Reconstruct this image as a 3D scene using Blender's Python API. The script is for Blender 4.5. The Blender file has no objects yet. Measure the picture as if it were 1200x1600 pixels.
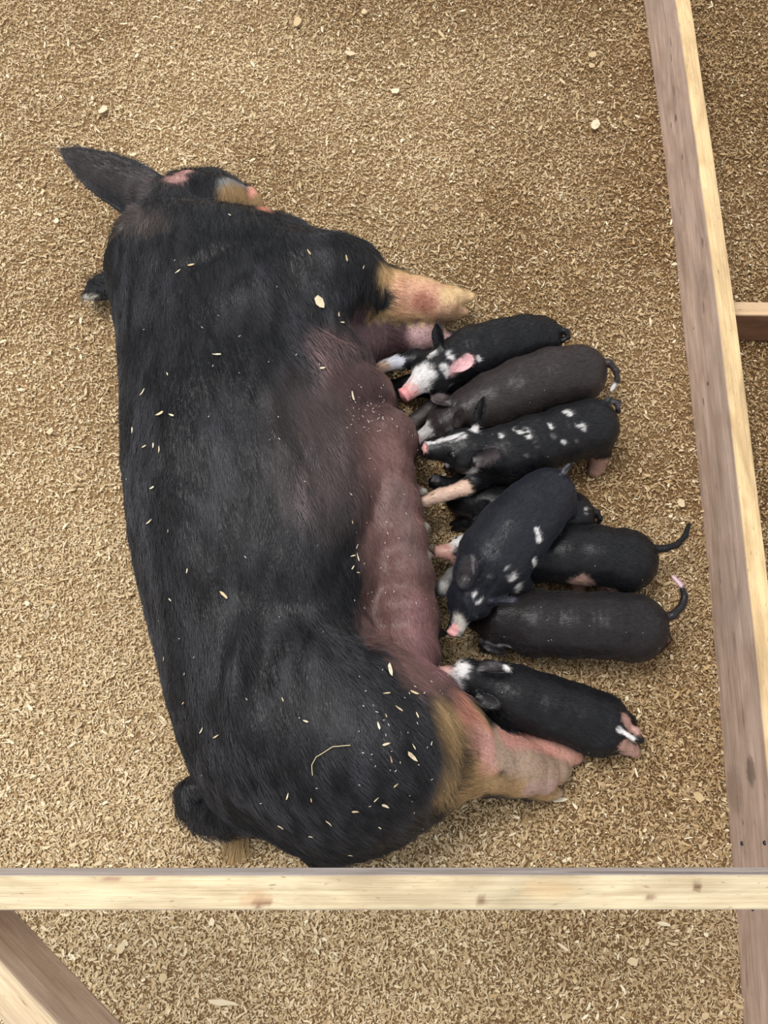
import bpy, math, random
import numpy as np
from mathutils import Vector
from mathutils.bvhtree import BVHTree

# ------------------------------------------------------------------ camera, world, lights, exposure
C = bpy.context.scene
COL = C.collection
FPX, TH, H = 1200.0, math.radians(19.0), 1.63
cam_d = bpy.data.cameras.new('camera'); cam = bpy.data.objects.new('camera', cam_d); COL.objects.link(cam)
cam.location = (0, 0, H); cam.rotation_euler = (TH, 0, 0)
cam_d.sensor_fit = 'VERTICAL'; cam_d.sensor_height = 36.0; cam_d.lens = 36.0 * FPX / 1600.0
cam_d.clip_start = 0.05; cam_d.clip_end = 50
C.camera = cam
C.view_settings.view_transform = 'Standard'; C.view_settings.look = 'None'
C.view_settings.gamma = 1.0; C.view_settings.use_curve_mapping = False
C.view_settings.exposure = 0.08

world = bpy.data.worlds.new('barn_daylight'); C.world = world; world.use_nodes = True
bg = world.node_tree.nodes['Background']; bg.inputs[0].default_value = (0.93, 0.96, 1.0, 1); bg.inputs[1].default_value = 0.78

def area(name, loc, target, sx, sy, power, color):
    l = bpy.data.lights.new(name, 'AREA'); l.shape = 'RECTANGLE'; l.size = sx; l.size_y = sy; l.energy = power; l.color = color
    o = bpy.data.objects.new(name, l); COL.objects.link(o); o.location = loc
    o.rotation_euler = (Vector(target) - Vector(loc)).to_track_quat('-Z', 'Y').to_euler(); return o
area('barn_skylight', (-1.5, 1.3, 4.8), (0.0, 0.3, 0.0), 2.0, 1.8, 185, (1.0, 0.97, 0.93))

# ------------------------------------------------------------------ helpers
cT, sT = math.cos(TH), math.sin(TH)
def W(px, py, z):
    """a point of the place: where the sight line of a photo pixel meets height z"""
    a, b = (px - 600) / FPX, -(py - 800) / FPX
    dx, dy, dz = a, cT * b + sT, sT * b - cT
    t = (z - H) / dz
    return np.array([dx * t, dy * t, z])
def ray(px, py):
    a, b = (px - 600) / FPX, -(py - 800) / FPX
    return Vector((a, cT * b + sT, sT * b - cT)).normalized()
def mpp(py, z): return (H - z) / (cT + (py - 800) / FPX * sT) / FPX
def lin(r, g, b):
    f = lambda c: (c / 255 / 12.92) if c <= 10 else ((c / 255 + 0.055) / 1.055) ** 2.4
    return np.array([f(r), f(g), f(b)])
def unit(v):
    v = np.asarray(v, float); return v / max(np.linalg.norm(v), 1e-9)
def tag(o, label=None, cat=None, group=None, kind=None):
    if label: o['label'] = label
    if cat: o['category'] = cat
    if group: o['group'] = group
    if kind: o['kind'] = kind
    return o
def empty(name, loc, **k):
    o = bpy.data.objects.new(name, None); COL.objects.link(o); o.location = loc; o.empty_display_size = .05
    return tag(o, **k)
RNG = np.random.default_rng(7)

def hash3(ix, iy, iz, seed=0):
    n = (ix.astype(np.int64) * 374761393 + iy.astype(np.int64) * 668265263 + iz.astype(np.int64) * 2147483647 + seed * 974634777) & 0xFFFFFFFF
    n = ((n ^ (n >> 13)) * 1274126177) & 0xFFFFFFFF
    n = ((n ^ (n >> 16)) * 2246822519) & 0xFFFFFFFF
    return ((n ^ (n >> 15)) & 0xFFFF) / 65535.0
def vnoise(p, scale=1.0, seed=0):
    q = np.asarray(p, float) * scale; i = np.floor(q).astype(np.int64); f = q - i; f = f * f * (3 - 2 * f)
    r = 0
    for dx in (0, 1):
        for dy in (0, 1):
            for dz in (0, 1):
                w = (f[:, 0] if dx else 1 - f[:, 0]) * (f[:, 1] if dy else 1 - f[:, 1]) * (f[:, 2] if dz else 1 - f[:, 2])
                r = r + w * hash3(i[:, 0] + dx, i[:, 1] + dy, i[:, 2] + dz, seed)
    return r                                                         # 0..1
def fbm(p, scale, seed=0, o=3):
    r, a, s = 0, .5, 0
    for k in range(o):
        r = r + a * vnoise(p, scale * 2 ** k, seed + k); s += a; a *= .5
    return r / s
def sstep(a, b, x):
    t = np.clip((x - a) / (b - a), 0, 1); return t * t * (3 - 2 * t)

# ------------------------------------------------------------------ materials
def new_mat(name):
    m = bpy.data.materials.new(name); m.use_nodes = True
    return m, m.node_tree.nodes, m.node_tree.links, m.node_tree.nodes['Principled BSDF']
def coat_material(name, rough, bump, bscale, sheen=0.0, spec=0.5, stretch=(1, 1, 1)):
    m, n, l, b = new_mat(name)
    a = n.new('ShaderNodeAttribute'); a.attribute_name = 'Col'; l.new(a.outputs['Color'], b.inputs['Base Color'])
    b.inputs['Roughness'].default_value = rough; b.inputs['Specular IOR Level'].default_value = spec
    b.inputs['Sheen Weight'].default_value = sheen; b.inputs['Sheen Roughness'].default_value = .5
    if bump:
        tc = n.new('ShaderNodeTexCoord'); mp = n.new('ShaderNodeMapping'); mp.inputs['Scale'].default_value = stretch
        nz = n.new('ShaderNodeTexNoise'); nz.inputs['Scale'].default_value = bscale; nz.inputs['Detail'].default_value = 4
        bp = n.new('ShaderNodeBump'); bp.inputs['Strength'].default_value = bump; bp.inputs['Distance'].default_value = .004
        l.new(tc.outputs['Object'], mp.inputs[0]); l.new(mp.outputs[0], nz.inputs[0]); l.new(nz.outputs[0], bp.inputs['Height']); l.new(bp.outputs[0], b.inputs['Normal'])
    return m
M_SOW = coat_material('sow_hide', .36, .5, 160, spec=.35, stretch=(2.2, .7, 1))
M_SOWH = coat_material('sow_bristle', .32, 0, 0, spec=.38)
M_PIG = coat_material('piglet_hide', .40, .15, 260, spec=.38)
M_PIGH = coat_material('piglet_hair', .36, 0, 0, spec=.35)
M_EYE = coat_material('eye', .12, 0, 0)
M_CHIP = coat_material('wood_shaving', .75, 0, 0, spec=.25)
M_WOOD, n_, l_, b_ = new_mat('sawn_softwood'); b_.inputs['Roughness'].default_value = .68; b_.inputs['Specular IOR Level'].default_value = .3
ca_ = n_.new('ShaderNodeAttribute'); ca_.attribute_name = 'Col'; ga_ = n_.new('ShaderNodeAttribute'); ga_.attribute_name = 'Grain'
def grain_noise(scale, detail, dist):
    mp = n_.new('ShaderNodeMapping'); mp.inputs['Scale'].default_value = scale; nz = n_.new('ShaderNodeTexNoise')
    nz.inputs['Scale'].default_value = 1; nz.inputs['Detail'].default_value = detail; nz.inputs['Distortion'].default_value = dist
    l_.new(ga_.outputs['Vector'], mp.inputs[0]); l_.new(mp.outputs[0], nz.inputs[0]); return nz
def ramp(src, a, ca, b, cb):
    r = n_.new('ShaderNodeValToRGB'); r.color_ramp.elements[0].position = a; r.color_ramp.elements[1].position = b
    r.color_ramp.elements[0].color = (*ca, 1); r.color_ramp.elements[1].color = (*cb, 1); l_.new(src, r.inputs[0]); return r
def mul(x, y):
    m = n_.new('ShaderNodeMix'); m.data_type = 'RGBA'; m.blend_type = 'MULTIPLY'; m.inputs[0].default_value = 1; l_.new(x, m.inputs[6]); l_.new(y, m.inputs[7]); return m.outputs[2]
gA = grain_noise((4, 330, 330), 3, .6); gB = grain_noise((22, 900, 900), 2, .2); gC = grain_noise((60, 260, 260), 3, .4); gD = grain_noise((7, 24, 24), 4, 1.2)
c_ = mul(ca_.outputs['Color'], ramp(gA.outputs[0], .36, (.88, .85, .82), .60, (1.05, 1.05, 1.05)).outputs[0])
c_ = mul(c_, ramp(gB.outputs[0],   .28, (.80, .76, .72), .42, (1, 1, 1)).outputs[0])
c_ = mul(c_, ramp(gC.outputs[0], .24, (.55, .48, .44), .36, (1, 1, 1)).outputs[0])
c_ = mul(c_, ramp(gD.outputs[0], .34, (.84, .80, .77), .58, (1.05, 1.05, 1.05)).outputs[0])
l_.new(c_, b_.inputs['Base Color']); bp_ = n_.new('ShaderNodeBump'); bp_.inputs['Strength'].default_value = .5; bp_.inputs['Distance'].default_value = .0015
l_.new(gB.outputs[0], bp_.inputs['Height']); l_.new(bp_.outputs[0], b_.inputs['Normal'])

# ------------------------------------------------------------------ implicit surfaces -> one continuous mesh
class Field:
    def __init__(s, lo, hi, h):
        s.h = h; s.lo = np.array(lo, float)
        s.ax = [np.arange(lo[i], hi[i] + h, h, dtype=np.float32) for i in range(3)]
        s.f = np.full([len(a) for a in s.ax], .3, np.float32)
    def blk(s, lo, hi):
        sl = []
        for i in range(3):
            a = int(np.clip(np.searchsorted(s.ax[i], lo[i]), 0, len(s.ax[i]) - 1)); b = int(np.clip(np.searchsorted(s.ax[i], hi[i]), a + 1, len(s.ax[i])))
            sl.append(slice(a, b))
        x, y, z = s.ax[0][sl[0]][:, None, None], s.ax[1][sl[1]][None, :, None], s.ax[2][sl[2]][None, None, :]
        return tuple(sl), x, y, z
    def put(s, sl, d, k, sub=False):
        a = s.f[sl]
        if sub:
            d = -d; hh = np.clip(.5 - .5 * (a - d) / k, 0, 1); s.f[sl] = a * (1 - hh) + d * hh + k * hh * (1 - hh)
        else:
            hh = np.clip(.5 + .5 * (a - d) / k, 0, 1); s.f[sl] = a * (1 - hh) + d * hh - k * hh * (1 - hh)
    def cone(s, a, b, ra, rb, k=.01, sub=False):
        a, b = np.asarray(a, float), np.asarray(b, float); m = max(ra, rb) + 2.2 * k + .02
        sl, x, y, z = s.blk(np.minimum(a, b) - m, np.maximum(a, b) + m)
        ab = b - a; L = max(float(ab @ ab), 1e-9)
        t = np.clip(((x - a[0]) * ab[0] + (y - a[1]) * ab[1] + (z - a[2]) * ab[2]) / L, 0, 1)
        d = np.sqrt((x - a[0] - t * ab[0]) ** 2 + (y - a[1] - t * ab[1]) ** 2 + (z - a[2] - t * ab[2]) ** 2) - (ra + (rb - ra) * t)
        s.put(sl, d, k, sub)
    def chain(s, pts, k=.01):
        """pts: (px, py, z, radius in px)"""
        P = [(W(p[0], p[1], p[2]), p[3] * mpp(p[1], p[2])) for p in pts]
        for (a, ra), (b, rb) in zip(P, P[1:]): s.cone(a, b, ra, rb, k)
    def ell(s, c, r, R=None, k=.01, sub=False):
        c = np.asarray(c, float); R = np.eye(3) if R is None else np.asarray(R, float); m = max(r) + 2.2 * k + .02
        sl, x, y, z = s.blk(c - m, c + m); x, y, z = x - c[0], y - c[1], z - c[2]
        u = [(R[i][0] * x + R[i][1] * y + R[i][2] * z) for i in range(3)]
        k0 = np.sqrt(sum((u[i] / r[i]) ** 2 for i in range(3))); k1 = np.sqrt(sum((u[i] / r[i] ** 2) ** 2 for i in range(3))) + 1e-6
        s.put(sl, k0 * (k0 - 1) / k1, k, sub)
    def ear(s, base, tip, face, width, th, cup=.5, bend=0., k=.006, blunt=.62, root=.62):
        base, tip = np.asarray(base, float), np.asarray(tip, float); L = np.linalg.norm(tip - base)
        u = unit(tip - base); n = np.asarray(face, float); n = unit(n - u * (n @ u)); v = np.cross(n, u)
        c = (base + tip) / 2; m = L / 2 + width + .02
        sl, x, y, z = s.blk(c - m, c + m); x, y, z = x - base[0], y - base[1], z - base[2]
        X = x * u[0] + y * u[1] + z * u[2]; Y = x * v[0] + y * v[1] + z * v[2]; Z = x * n[0] + y * n[1] + z * n[2]
        t = np.clip(X / L, 0, 1); w = width * np.power(1 - t, blunt) * (root + (1.55 - root * .5) * t)
        z0 = cup * Y * Y / width + bend * L * t * t - .25 * cup * width
        q0 = np.abs(Y) - w + th; q1 = np.abs(Z - z0) - th * .3; q2 = np.maximum(-X, X - L + th)
        d = np.sqrt(np.maximum(q0, 0) ** 2 + np.maximum(q1, 0) ** 2 + np.maximum(q2, 0) ** 2) + np.minimum(np.maximum(np.maximum(q0, q1), q2), 0) - th * .7
        s.put(sl, d.astype(np.float32), k)
    def ground(s, z0):
        s.f = np.maximum(s.f, (z0 - s.ax[2])[None, None, :])
    def mesh(s):
        f = s.f; f[0] = f[-1] = .1; f[:, 0] = f[:, -1] = .1; f[:, :, 0] = f[:, :, -1] = .1
        ins = f < 0; nx, ny, nz = f.shape
        cnt = np.zeros((nx - 1, ny - 1, nz - 1), np.int8)
        for i in (0, 1):
            for j in (0, 1):
                for k in (0, 1): cnt += ins[i:nx - 1 + i, j:ny - 1 + j, k:nz - 1 + k]
        act = np.argwhere((cnt > 0) & (cnt < 8)); idx = np.full(cnt.shape, -1, np.int64); idx[tuple(act.T)] = np.arange(len(act))
        cor = [(i, j, k) for i in (0, 1) for j in (0, 1) for k in (0, 1)]
        V = [f[act[:, 0] + c[0], act[:, 1] + c[1], act[:, 2] + c[2]] for c in cor]
        acc = np.zeros((len(act), 3)); n = np.zeros(len(act))
        for a in range(8):
            for b in range(a + 1, 8):
                ca, cb = np.array(cor[a]), np.array(cor[b])
                if np.abs(ca - cb).sum() != 1: continue
                m = (V[a] < 0) != (V[b] < 0); t = V[a] / np.where(m, V[a] - V[b], 1)
                acc[m] += (ca + t[:, None] * (cb - ca))[m]; n[m] += 1
        P = s.lo + (act + acc / n[:, None]) * s.h
        Q = []
        for ax in range(3):
            A = np.moveaxis(ins, ax, 0); I = np.moveaxis(idx, ax, 0)
            e = A[:-1, 1:-1, 1:-1] != A[1:, 1:-1, 1:-1]; g = np.argwhere(e); fl = A[:-1, 1:-1, 1:-1][tuple(g.T)]
            i, j, k = g.T
            q = np.stack([I[i, j, k], I[i, j + 1, k], I[i, j + 1, k + 1], I[i, j, k + 1]], 1)
            if ax == 1: fl = ~fl
            q[~fl] = q[~fl][:, ::-1]; Q.append(q)
        Q = np.concatenate(Q)
        # light relaxation
        E = np.concatenate([Q[:, [0, 1]], Q[:, [1, 2]], Q[:, [2, 3]], Q[:, [3, 0]]])
        for _ in range(2):
            S = np.zeros_like(P); c = np.zeros(len(P))
            for d in range(3): S[:, d] = np.bincount(E[:, 0], P[E[:, 1], d], len(P)) + np.bincount(E[:, 1], P[E[:, 0], d], len(P))
            c = np.bincount(E[:, 0], minlength=len(P)) + np.bincount(E[:, 1], minlength=len(P))
            P = P * .5 + .5 * S / c[:, None]
        return P, Q
def vnormals(P, Q):
    fn = np.cross(P[Q[:, 2]] - P[Q[:, 0]], P[Q[:, 3]] - P[Q[:, 1]]); N = np.zeros_like(P)
    for c in range(4):
        for d in range(3): N[:, d] += np.bincount(Q[:, c], fn[:, d], len(P))
    return N / (np.linalg.norm(N, axis=1)[:, None] + 1e-12), fn
def make_mesh(name, P, faces, mat, col=None, smooth=True):
    me = bpy.data.meshes.new(name); n = faces.shape[1]
    me.vertices.add(len(P)); me.vertices.foreach_set('co', np.asarray(P, np.float32).ravel())
    me.loops.add(faces.size); me.loops.foreach_set('vertex_index', faces.astype(np.int32).ravel())
    me.polygons.add(len(faces)); me.polygons.foreach_set('loop_start', np.arange(0, faces.size, n, dtype=np.int32))
    me.update(calc_edges=True); me.validate()
    if smooth: me.polygons.foreach_set('use_smooth', np.ones(len(me.polygons), bool))
    if col is not None:
        a = me.color_attributes.new('Col', 'FLOAT_COLOR', 'POINT')
        a.data.foreach_set('color', np.concatenate([col, np.ones((len(col), 1))], 1).astype(np.float32).ravel())
    me.materials.append(mat); return me
def link(name, me, parent=None, **k):
    o = bpy.data.objects.new(name, me); COL.objects.link(o)
    if parent: o.parent = parent
    return tag(o, **k)
class Skin:
    """a finished hide: answers where a sight line touches it"""
    def __init__(s, P, Q):
        s.P, s.Q = P, Q; s.N, s.fn = vnormals(P, Q)
        s.bvh = BVHTree.FromPolygons([tuple(p) for p in P.tolist()], Q.tolist())
    def hit(s, px, py):
        r = s.bvh.ray_cast(Vector((0, 0, H)), ray(px, py))
        if r[0] is None:
            q = s.bvh.find_nearest(Vector(W(px, py, .1).tolist())); return np.array(q[0]), np.array(q[1])
        return np.array(r[0]), np.array(r[1])
def paint(sk, base, patches, edge=.25, nscale=300, seed=3, streak=np.diag([200., 60, 100])):
    """coat colours: capsules on the hide. patch: (x1,y1,x2,y2,r px,colour[,softness])"""
    P = sk.P; c = np.tile(np.asarray(base, float), (len(P), 1)); nz = (fbm(P, nscale, seed, 2) - .5) + (fbm(P, nscale / 4, seed + 9, 2) - .5)
    for p in patches:
        x1, y1, x2, y2, r, cc = p[:6]; soft = p[6] if len(p) > 6 else .35
        a, b = sk.hit(x1, y1)[0], sk.hit(x2, y2)[0]; R = r * mpp((y1 + y2) / 2, a[2])
        ab = b - a; t = np.clip((P - a) @ ab / max(ab @ ab, 1e-9), 0, 1); d = np.linalg.norm(P - a - t[:, None] * ab, axis=1)
        w = 1 - sstep(R * (1 - soft), R * (1 + soft), d + nz * R * 2 * edge)
        if soft >= .5 and r < 9: w = w * sstep(.24, .55, vnoise(P @ streak, 1, seed + 31)) * .85
        c = c * (1 - w[:, None]) + np.asarray(cc) * w[:, None]
    return c
def hair(name, sk, col, n, length, radius, flow, mat, parent, lift=.3, jit=.25, minz=-.3, bright=1.25, label=None, lenf=None, seed=1, keep=None, clump=None):
    rng = np.random.default_rng(seed); P, Q, N = sk.P, sk.Q, sk.N
    ar = np.linalg.norm(sk.fn, axis=1) * (N[Q[:, 0]][:, 2] > minz)
    if keep is not None: ar = ar * keep[Q[:, 0]]
    fi = rng.choice(len(Q), n, p=ar / ar.sum()); u, v = rng.random(n)[:, None], rng.random(n)[:, None]
    q = Q[fi]; mix = lambda A: (A[q[:, 0]] * (1 - u) + A[q[:, 1]] * u) * (1 - v) + (A[q[:, 3]] * (1 - u) + A[q[:, 2]] * u) * v
    p, nn, cc = mix(P), mix(N), mix(col); nn /= np.linalg.norm(nn, axis=1)[:, None]
    t = flow(p) + (rng.random((n, 3)) - .5) * jit * 2; t -= nn * np.sum(t * nn, 1)[:, None]; t /= np.linalg.norm(t, axis=1)[:, None] + 1e-9
    L = length * (.55 + .9 * rng.random(n))
    if lenf is not None: L = L * lenf(p)
    L = L[:, None]; lf = lift * (.4 + 1.0 * rng.random(n))[:, None]
    side = np.cross(nn, t) * ((rng.random(n) - .5) * .35)[:, None]
    pts = np.stack([p - nn * .0005, p + L * (.34 * t + lf * .30 * nn), p + L * (.68 * t + lf * .42 * nn + side * .3), p + L * (t + lf * .38 * nn + side)], 1)
    pts[:, :, 2] = np.maximum(pts[:, :, 2], .004)
    cd = bpy.data.hair_curves.new(name); cd.add_curves([4] * n)
    cd.attributes['position'].data.foreach_set('vector', pts.astype(np.float32).ravel())
    ra = cd.attributes.get('radius') or cd.attributes.new('radius', 'FLOAT', 'POINT')
    ra.data.foreach_set('value', np.tile(np.array([1, .9, .65, .2]) * radius, n).astype(np.float32))
    ca = cd.attributes.new('Col', 'FLOAT_COLOR', 'CURVE')
    lum = cc.max(1); br = 1 + (bright - 1) * (1 - sstep(.018, .075, lum))
    k = (br * (.6 + .8 * rng.random(n)))
    if clump is not None: k = k * (1 + (.35 + 2.6 * np.maximum(vnoise(p * np.array([1, .3, 1]), clump, 5) * vnoise(p * np.array([1, .5, 1]), clump * .22, 6) * 1.9 - .25, 0) - 1) * (1 - sstep(.018, .075, lum)))  # lighter streaky clumps paint a sheen into the hair colour
    k = k[:, None]
    ca.data.foreach_set('color', np.concatenate([np.clip(cc * k + (k > 1.6) * np.array([.007, .0065, .006]) * np.minimum(k - 1.6, 2.5), 0, .9), np.ones((n, 1))], 1).astype(np.float32).ravel())
    cd.materials.append(mat)
    o = bpy.data.objects.new(name, cd); COL.objects.link(o); o.parent = parent
    return tag(o, label=label, kind='stuff')

# ------------------------------------------------------------------ the setting: earth floor
def terrain(p):
    q = np.concatenate([p[:, :2], np.zeros((len(p), 1))], 1)
    return -.012 + .016 * fbm(q, 5, 40, 2) + .006 * fbm(q, 28, 44, 2)
def damp(p):
    """how brown (1) or pale and dry (0) the bedding is"""
    q = np.concatenate([p[:, :2], np.zeros((len(p), 1))], 1)
    n = fbm(q, 3.2, 11, 3) - .5
    g = lambda px, py, r: np.exp(-(((p[:, 0] - W(px, py, 0)[0]) / r) ** 2 + ((p[:, 1] - W(px, py, 0)[1]) / r) ** 2))
    w = .46 + .9 * n + .14 * np.tanh(p[:, 0] * 1.6)
    w += .38 * g(560, 20, .22) + .3 * g(1010, 250, .28) + .22 * g(960, 700, .25) + .25 * sstep(.72, .80, p[:, 0] - .0 * p[:, 1])
    w += -.42 * g(120, 700, .42) - .2 * g(60, 1050, .35) - .12 * g(350, 150, .3) - .15 * g(150, 1300, .3)
    w += .16 * g(950, 1150, .3) - .25 * g(400, 1500, .4) - .08 * g(1000, 1500, .3)
    return np.clip(w, 0, 1)
gx, gy = np.linspace(-1.75, 1.75, 350), np.linspace(-1.1, 2.3, 340)
GX, GY = np.meshgrid(gx, gy, indexing='ij'); GP = np.stack([GX.ravel(), GY.ravel(), np.zeros(GX.size)], 1)
GP[:, 2] = terrain(GP); ii = np.arange(GX.size).reshape(GX.shape)
GF = np.stack([ii[:-1, :-1], ii[1:, :-1], ii[1:, 1:], ii[:-1, 1:]], -1).reshape(-1, 4)
dm = damp(GP)[:, None]
M_SOIL = coat_material('sawdust_floor', .95, 1.0, 420, spec=.1)
link('floor', make_mesh('floor', GP, GF, M_SOIL, lin(168, 138, 100) * (1 - dm) + lin(112, 84, 54) * dm), kind='structure')

def shavings(n, l0, l1, w0, w1, zt, seed, region=None):
    r = np.random.default_rng(seed)
    x0, x1, y0, y1 = region or (-1.6, 1.6, -.95, 2.15)
    c = np.stack([r.uniform(x0, x1, n), r.uniform(y0, y1, n), np.zeros(n)], 1)
    half = .62 + (c[:, 1] + .6) * .42                                 # bedding the photograph reaches, with a margin
    c = c[np.abs(c[:, 0]) < half + .22]; n = len(c)
    L = l0 + (l1 - l0) * r.random(n) ** 2.2; Wd = (w0 + (w1 - w0) * r.random(n) ** 2)
    a = r.uniform(0, 2 * math.pi, n); pitch = r.normal(0, .28, n); roll = r.normal(0, .45, n)
    c[:, 2] = terrain(c) + .001 + r.random(n) * zt + np.abs(np.sin(pitch)) * L * .5 + np.abs(np.sin(roll)) * Wd * .5
    u = np.stack([np.cos(a) * np.cos(pitch), np.sin(a) * np.cos(pitch), np.sin(pitch)], 1)
    v0 = np.stack([-np.sin(a), np.cos(a), np.zeros(n)], 1); nrm = np.cross(u, v0)
    v = v0 * np.cos(roll)[:, None] + nrm * np.sin(roll)[:, None]; nrm = np.cross(u, v)
    bend = (r.normal(0, .13, n) * L)[:, None]; tw = r.normal(0, .2, n)[:, None]
    hl, hw = (L / 2)[:, None], (Wd / 2)[:, None]
    P = np.stack([c - u * hl - v * hw * .7 - nrm * bend * .5, c - u * hl * (1.1) + v * hw * .6 - nrm * bend * .5,
                  c + v * tw * hl * .4 - v * hw + nrm * bend * .5, c + v * tw * hl * .4 + v * hw + nrm * bend * .5,
                  c + u * hl * 1.1 - v * hw * .45 - nrm * bend * .5, c + u * hl + v * hw * .6 - nrm * bend * .5], 1)
    F = (np.arange(n) * 6)[:, None, None] + np.array([[0, 2, 3, 1], [2, 4, 5, 3]])[None]
    d = np.clip(damp(c) + r.normal(0, .20, n), 0, 1)[:, None]; k = r.random(n)[:, None]
    pale = lin(242, 224, 188) * k + lin(208, 180, 134) * (1 - k); brown = lin(202, 170, 122) * k + lin(128, 96, 60) * (1 - k)
    col = pale * (1 - d) + brown * d
    col = np.where(r.random((n, 1)) < .05, lin(248, 234, 202) * .95, col)
    return P.reshape(-1, 3), F.reshape(-1, 4), np.repeat(col, 6, 0)
parts = [shavings(400000, .003, .0105, .0016, .0046, .007, 1), shavings(42000, .007, .019, .0022, .0075, .011, 2), shavings(5000, .018, .045, .0008, .0016, .014, 3), shavings(110000, .0025, .008, .0014, .0038, .006, 4, (-1.0, 1.1, -.62, .55)), shavings(18000, .006, .016, .0022, .006, .010, 5, (-1.0, 1.1, -.62, .25))]
off = 0; PP, FF, CC = [], [], []
for p, f, c in parts: PP.append(p); FF.append(f + off); CC.append(c); off += len(p)
link('wood_shavings', make_mesh('wood_shavings', np.concatenate(PP), np.concatenate(FF), M_CHIP, np.concatenate(CC), smooth=False),
     label='pale brown wood shavings bedding covering the whole floor', cat='bedding', kind='stuff')

# ------------------------------------------------------------------ pen of sawn boards
def board(name, path, width, top, height, parent, cols, marks=(), seed=0, side=1, wobble=.0012, **k):
    """path: xy points along the edge that carries the inner face; width to one side of it"""
    path = np.array(path, float); s = np.concatenate([[0], np.cumsum(np.linalg.norm(np.diff(path, axis=0), axis=1))])
    n = int(s[-1] / .005); t = np.linspace(0, s[-1], n)
    deg = min(3, len(path) - 1); xy = np.stack([np.polyval(np.polyfit(s, path[:, d], deg), t) for d in (0, 1)], 1)
    tg = np.gradient(xy, axis=0); tg /= np.linalg.norm(tg, axis=1)[:, None]; nr = np.stack([tg[:, 1], -tg[:, 0]], 1) * side
    b = .003; st = .005
    seg = lambda a, c: [tuple(np.array(a) + (np.array(c) - np.array(a)) * i / max(1, int(np.hypot(c[0] - a[0], c[1] - a[1]) / st))) for i in range(max(1, int(np.hypot(c[0] - a[0], c[1] - a[1]) / st)))]
    w_, h_ = width, height
    loop = [(0, -h_ + b), (0, -b), (b * .35, -b * .35), (b, 0), (w_ - b, 0), (w_ - b * .35, -b * .35), (w_, -b), (w_, -h_ + b), (w_ - b, -h_), (b, -h_)]
    prof = []
    for i in range(len(loop)): prof += seg(loop[i], loop[(i + 1) % len(loop)])
    prof = np.array(prof); m = len(prof)
    P = np.zeros((n, m, 3)); P[:, :, :2] = xy[:, None, :] + nr[:, None, :] * prof[None, :, :1]; P[:, :, 2] = top + prof[None, :, 1]
    flat = P.reshape(-1, 3); U = np.repeat(t, m); Lx = np.tile(prof[:, 0], n); Lz = np.tile(prof[:, 1], n)
    q = np.stack([U * 5, Lx * 60, Lz * 60], 1)
    flat[:, 2] += wobble * (fbm(q, 1, seed, 2) - .5) * 2; flat[:, 0] += wobble * (fbm(q, 1, seed + 5, 2) - .5) * 2
    i = np.arange(n * m).reshape(n, m); j = np.roll(i, -1, axis=1)
    F = np.stack([i[:-1], j[:-1], j[1:], i[1:]], -1).reshape(-1, 4)
    if side > 0: F = F[:, ::-1]
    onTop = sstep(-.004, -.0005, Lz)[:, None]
    base = np.asarray(cols[0]) * onTop + np.asarray(cols[1]) * (1 - onTop)  # separate top and side tones; side light is partly put into the colour
    warp = fbm(np.stack([U * 2.2, Lx * 10, Lz * 10], 1), 1, seed + 20, 2) * 7
    gr = fbm(np.stack([U * 3, Lx * 260 + warp, Lz * 200 + warp], 1), 1, seed + 30, 3)[:, None]
    blotch = fbm(np.stack([U * 9, Lx * 25, Lz * 25], 1), 1, seed + 50, 3)[:, None]
    col = base * (.78 + .44 * gr) * (.76 + .48 * blotch)
    for mk in marks:                                                  # knots, stains, dents: (point, r along, r across, colour, strength)
        c0, ra, rb, mc, stg = mk; d = flat - c0; ti = np.clip(np.searchsorted(s[:], 0), 0, n - 1)
        near = np.argmin(np.linalg.norm(xy - c0[:2], axis=1)); T = np.array([tg[near][0], tg[near][1], 0])
        al = d @ T; ac = np.linalg.norm(d - al[:, None] * T, axis=1); w = 1 - sstep(.6, 1.15, np.sqrt((al / ra) ** 2 + (ac / rb) ** 2) + (fbm(flat, 260, 8, 2) - .5) * .5)
        col = col * (1 - w[:, None] * stg) + np.asarray(mc) * w[:, None] * stg
    F3 = []; cap0 = i[0][::-1] if side > 0 else i[0]; cap1 = i[-1] if side > 0 else i[-1][::-1]
    me = make_mesh(name, flat, F, M_WOOD, col)
    ga = me.attributes.new('Grain', 'FLOAT_VECTOR', 'POINT'); ga.data.foreach_set('vector', np.stack([U + seed * 3.7, Lx, Lz], 1).astype(np.float32).ravel())
    o = link(name, me, parent, **k)
    import bmesh
    bm = bmesh.new(); bm.from_mesh(me); bm.verts.ensure_lookup_table()
    for cp in (cap0, cap1): bm.faces.new([bm.verts[int(a)] for a in cp])
    bmesh.ops.recalc_face_normals(bm, faces=bm.faces); bm.to_mesh(me); bm.free()
    return o
def screw(p, n, parent):
    import bmesh
    bm = bmesh.new()
    bmesh.ops.create_cone(bm, cap_ends=True, segments=14, radius1=.0042, radius2=.0034, depth=.0022)
    for a in (0, math.pi / 2):
        r = bmesh.ops.create_cube(bm, size=1)['verts']
        for v in r:
            v.co.x *= .0048; v.co.y *= .0010; v.co.z *= .0010; v.co.z += .0014
            x, y = v.co.x, v.co.y; v.co.x = x * math.cos(a) - y * math.sin(a); v.co.y = x * math.sin(a) + y * math.cos(a)
    me = bpy.data.meshes.new('screw'); bm.to_mesh(me); bm.free(); me.materials.append(M_METAL)
    o = link('screw', me, parent); o.location = p; o.rotation_euler = Vector(n).to_track_quat('Z', 'Y').to_euler(); return o
M_METAL, n_, l_, b_ = new_mat('dark_screw_steel'); b_.inputs['Metallic'].default_value = .85; b_.inputs['Roughness'].default_value = .45; b_.inputs['Base Color'].default_value = (.06, .06, .07, 1)
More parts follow.
